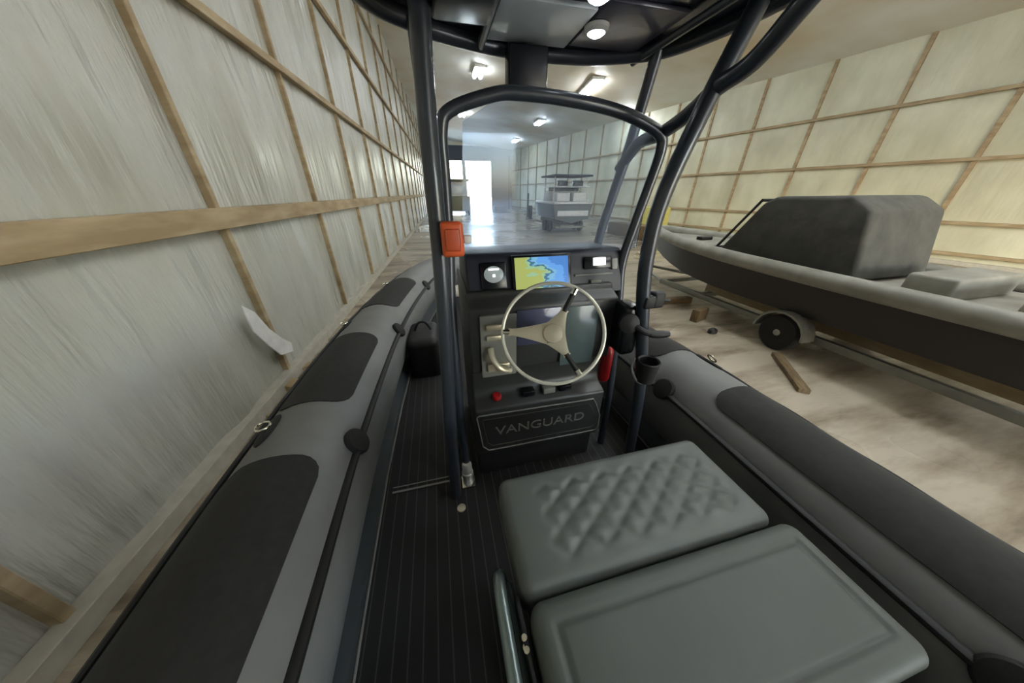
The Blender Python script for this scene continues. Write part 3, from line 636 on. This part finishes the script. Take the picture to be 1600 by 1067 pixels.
bm = B(); prism(bm, [(4.55, .46), (4.02, 1.30), (3.85, 1.40), (2.9, 1.42), (2.65, 1.25), (2.45, .40)], 5.3, 6.75); bevel_all(bm, .06, 3)
part('cockpit_cover', bm, mat('charcoal canvas', (74, 74, 68), .8, noise=(5, (62, 62, 58), (1, 1, 1)), bump=(3, .6, (1, 1, 1), .05)), nb, label='taut charcoal cover over the cockpit')
bm = B(); sweep(bm, [(5.28, 4.60, .48), (5.28, 4.03, 1.34), (6.77, 4.03, 1.34), (6.77, 4.60, .48)], .025, 8); sweep(bm, [(5.28, 4.62, .5), (6.77, 4.62, .5)], .03, 8); part('cover_hoop', bm, M_black, nb)
bm = B(); box(bm, (5.75, 5.4, .5), (6.05, 5.55, .57), .01); part('bow_cleat', bm, M_black, nb)
for y in (.9, 1.7):
    bm = B(); box(bm, (5.4, y, .36), (6.6, y+.4, .62), .04, 3); part('bench', bm, M_skd, nb)
nt2 = thing('skiff_trailer', (6.0, 3.0, ZF), 'low galvanised trailer under the black skiff', 'trailer')
for s in (-1, 1):
    bm = B(); box(bm, (6.02+s*.7-.04, .3, -.55), (6.02+s*.7+.04, 5.8, -.44), .008); part('frame_rail', bm, M_galv, nt2)
    bm = B(); box(bm, (6.02+s*.35-.05, .6, -.47), (6.02+s*.35+.05, 4.8, -.30), .008); part('bunk', bm, M_wood, nt2)
    c = (6.02+s*.98, 2.8, -.47)
    bm = B(); lathe(bm, [(.11, -.09), (.25, -.09), (.28, -.06), (.28, .06), (.25, .09), (.11, .09)], 32, c, (1, 0, 0)); wt = part('wheel', bm, M_tyre, nt2)
    bm = B(); lathe(bm, [(.05, -.06), (.15, -.05), (.155, .05), (.05, .09), (.04, .1)], 20, c, (s, 0, 0)); part('wheel_rim', bm, M_galv, wt)
    bm = B(); pr = [(c[1]+.36*math.cos(a_), c[2]+.34*math.sin(a_)) for a_ in [PI*k/10 for k in range(11)]]; pr += [(c[1]+.33*math.cos(a_), c[2]+.31*math.sin(a_)) for a_ in [PI*k/10 for k in range(10, -1, -1)]]
    prism(bm, pr, c[0]-.12, c[0]+.12); part('fender', bm, M_galv, nt2)
for y in (.6, 2.76, 4.6, 5.7):
    bm = B(); box(bm, (5.0 if y == 2.76 else 5.3, y, -.53), (7.04 if y == 2.76 else 6.74, y+.08, -.45)); part('cross_member', bm, M_galv, nt2)
bm = B(); sweep(bm, [(5.32, 5.8, -.5), (6.02, 7.6, -.5), (6.72, 5.8, -.5)], .04, 8); box(bm, (5.99, 7.3, -.75), (6.05, 7.36, -.45)); part('tongue', bm, M_galv, nt2)
# scraps under and beside the skiff
M_scrap = mat('weathered lumber', (112, 92, 62), .8, noise=(6, (82, 66, 42), (1, 6, 1)))
def scrap(name, c, size, rz, m_, label, cat, group=None):
    bm = B(); sx, sy, sz = size
    box(bm, (-sx/2, -sy/2, 0), (sx/2, sy/2, sz), min(size)*.12, 2)
    o = link_mesh(name, bm, m_); o.location = c; o.rotation_euler = (0, 0, rz); tag(o, label, cat, group); return o
G1 = 'timber blocks lying around the skiff trailer'
scrap('timber_block', (4.85, 4.95, ZF), (1.1, .16, .12), -.1, M_scrap, 'long dark timber lying on the floor under the skiff bow', 'timber', G1)
scrap('timber_block', (4.75, 4.0, ZF), (.35, .14, .24), .3, M_scrap, 'short upright timber block left of the skiff trailer wheel', 'timber', G1)
scrap('timber_block', (4.15, 6.2, ZF), (.9, .2, .10), .5, M_scrap, 'timber board on the floor farthest ahead of the skiff', 'timber', G1)
scrap('timber_block', (4.5, 2.2, ZF), (1.0, .12, .06), .9, M_scrap, 'thin board on the floor right of the inflatable boat', 'timber', G1)
bm = B(); lathe(bm, [(.05, 0), (.08, .01), (.075, .07), (.03, .10), (.001, .11)], 10, (4.53, 3.46, ZF), (0, 0, 1), 1.1, .8); t = link_mesh('dropped_cap', bm, M_black); tag(t, 'small black lump lying alone on the concrete floor', 'scrap')
# ------------------------------------------------------------------ left wall debris and torn sheet
for i, (x, y, sx, sy, rz, lb) in enumerate(((-2.05, 3.9, .5, .12, .6, 'pale brown offcut lying highest along the left wall foot'), (-2.02, 3.45, .35, .18, -.4, 'pale brown offcut in the middle by the left wall foot'), (-1.85, 3.05, .6, .1, 1.2, 'pale brown offcut nearest the camera by the left wall foot'))):
    scrap('lumber_offcut', (x, y, ZF), (sx, sy, .05+.03*i), rz, M_wood, lb, 'offcut', 'lumber offcuts by the left wall')
bm = B(); pts_ = [(3.30, .42), (3.42, .30), (3.50, .05), (3.60, -.12), (3.74, -.26), (3.70, -.36), (3.50, -.30), (3.40, -.10), (3.30, .12)]
vs = [bm.verts.new((xl(y)+.13+.03*math.sin(y*9), y, z)) for y, z in pts_]; f_ = bm.faces.new(vs)
ex = bmesh.ops.extrude_face_region(bm, geom=[f_]); bmesh.ops.translate(bm, vec=(.012, 0, 0), verts=[v for v in ex['geom'] if isinstance(v, bmesh.types.BMVert)])
t = link_mesh('torn_sheet', bm, M_white); tag(t, 'torn white plastic flap hanging low on the left wall', 'plastic sheet')
# ------------------------------------------------------------------ far boat through the windscreen
fb = thing('tower_boat', (8.0, 18.5, ZF), 'white and grey boat with dark canopy seen through the windscreen', 'boat')
M_fw = mat('far white gelcoat', (222, 222, 220), .4); M_fh = mat('far hull grey', (92, 100, 98), .45)
bm = B(); rows = []
for i in range(9):
    t_ = i/8; y = 17+5.2*t_; hw = 1.25*(1-max(0, (t_-.6)/.4)**2)+.02; c = 8.0
    rows.append([bm.verts.new(p) for p in ((c-hw, y, .85), (c-hw*.85, y, .05), (c, y, -.2+.5*max(0, t_-.6)), (c+hw*.85, y, .05), (c+hw, y, .85), (c, y, .8))])
for a, b_ in zip(rows, rows[1:]):
    for k in range(6): bm.faces.new((a[k], a[(k+1) % 6], b_[(k+1) % 6], b_[k]))
bm.faces.new(rows[0]); bm.faces.new(rows[-1][::-1]); part('hull', bm, M_fh, fb)
bm = B(); box(bm, (6.78, 17.0, .84), (9.22, 20.5, .98), .03); part('gunwale', bm, M_fw, fb)
bm = B(); box(bm, (7.0, 16.92, .2), (9.0, 17.0, .5), .02); part('swim_platform', bm, M_fw, fb)
for x in (7.0, 8.05):
    bm = B(); box(bm, (x, 17.2, .98), (x+.85, 17.8, 1.45), .06, 3); part('stern_seat', bm, M_fw, fb)
bm = B(); box(bm, (7.0, 18.6, 1.0), (9.0, 19.4, 1.55), .08, 3); part('helm', bm, M_fw, fb)
bm = B(); box(bm, (7.0, 18.55, 1.55), (9.0, 18.65, 1.72), .02); part('windscreen', bm, M_blackg, fb)
for x in (6.85, 9.15):
    for y in (17.4, 19.0):
        bm = B(); sweep(bm, [(x, y, .95), (x+(.15 if x < 8 else -.15), y+.2, 2.3)], .03, 8); part('canopy_post', bm, M_white, fb)
for x in (7.2, 8.2):
    bm = B(); box(bm, (x, 17.5, 1.78), (x+.57, 17.9, 2.08), .06); part('rolled_cover', bm, M_blackg, fb)
bm = B(); box(bm, (6.8, 17.2, 2.28), (9.2, 19.6, 2.38), .04); part('canopy', bm, mat('dark canopy', (48, 50, 58), .8), fb)
bm = B(); box(bm, (6.9, 17.25, 1.74), (9.1, 19.4, 1.79), .02); part('canopy_shelf', bm, M_fw, fb)
ft = thing('tower_boat_trailer', (8.0, 18.5, ZF), 'dark trailer under the white and grey boat with canopy', 'trailer')
for s in (-1, 1):
    bm = B(); box(bm, (8+s*.7-.05, 16.9, -.45), (8+s*.7+.05, 22, -.3)); part('frame_rail', bm, M_galv, ft)
    bm = B(); box(bm, (8+s*.55-.05, 17.2, -.3), (8+s*.55+.05, 21, -.08)); part('bunk', bm, M_black, ft)
    for y in (18.0, 18.8):
        bm = B(); lathe(bm, [(.1, -.1), (.29, -.1), (.32, -.06), (.32, .06), (.29, .1), (.1, .1)], 24, (8+s*1.05, y, -.43), (1, 0, 0)); part('wheel', bm, M_tyre, ft)
for y in (17, 18.0, 18.8, 21.5):
    bm = B(); box(bm, (7.0, y, -.46), (9.0, y+.1, -.36)); part('cross_member', bm, M_galv, ft)
# parked truck by the doorway
tk = thing('parked_truck', (2.3, 34, ZF), 'pale-roofed olive truck parked left of the bright far doorway', 'truck')
M_tk = mat('truck paint', (104, 108, 92), .5)
bm = B(); box(bm, (1.4, 33, -.3), (3.7, 37.5, 1.1), .08, 3); part('body', bm, M_tk, tk)
bm = B(); box(bm, (1.6, 33.4, 1.1), (3.5, 36.5, 2.5), .12, 3); part('cab', bm, M_fw, tk)
bm = B(); box(bm, (1.75, 33.36, 1.3), (3.35, 33.44, 2.2), .04); part('windscreen', bm, mat('truck glass', (196, 206, 214), .2), tk)
bm = B(); box(bm, (1.4, 33.1, 2.5), (3.7, 36.8, 2.68), .05); part('roof_rack', bm, M_tk, tk)
for x in (1.5, 3.6):
    for y in (33.8, 36.6):
        bm = B(); lathe(bm, [(.15, -.13), (.38, -.13), (.42, -.08), (.42, .08), (.38, .13), (.15, .13)], 24, (x, y, ZF+.42), (1, 0, 0)); part('wheel', bm, M_tyre, tk)
# small things along the right wall and far floor
def post(x, y, h, r_, m_, name, label, cat):
    bm = B(); lathe(bm, [(r_*1.6, 0), (r_*1.6, .06), (r_, .08), (r_, h), (r_*.5, h+.05)], 16, (x, y, ZF)); t = link_mesh(name, bm, m_); tag(t, label, cat)
post(9.0, 29.5, 2.1, .09, M_end_d, 'steel_post', 'thin upright post standing before the far right wall', 'post')
post(8.6, 27.5, 1.1, .22, mat('drum blue', (48, 54, 70), .5), 'steel_drum', 'dark drum standing on the far floor left of the canopy boat', 'drum')
scrap('tool_chest', (10.1, 25.2, ZF), (1.2, .6, .8), .1, mat('tool chest', (96, 104, 120), .5), 'blue-grey chest against the far right wall', 'chest')
scrap('pallet_stack', (8.0, 38.5, ZF), (1.6, 1.2, .7), .1, M_end_d, 'dark pallet stack right of the bright far doorway', 'pallets')
scrap('lumber_stack', (10.5, 14.5, ZF), (.9, 3.2, .7), .1, M_scrap, 'brown lumber stack by the right wall beyond the poles', 'lumber')
scrap('insulation_bundle', (12.2, 15.2, ZF), (1.2, 1.4, 1.5), .2, mat('yellow insulation', (196, 192, 116), .9, bump=(14, .6, (1, 1, 1), .03)), 'yellow-green insulation bundle by the right wall', 'insulation')
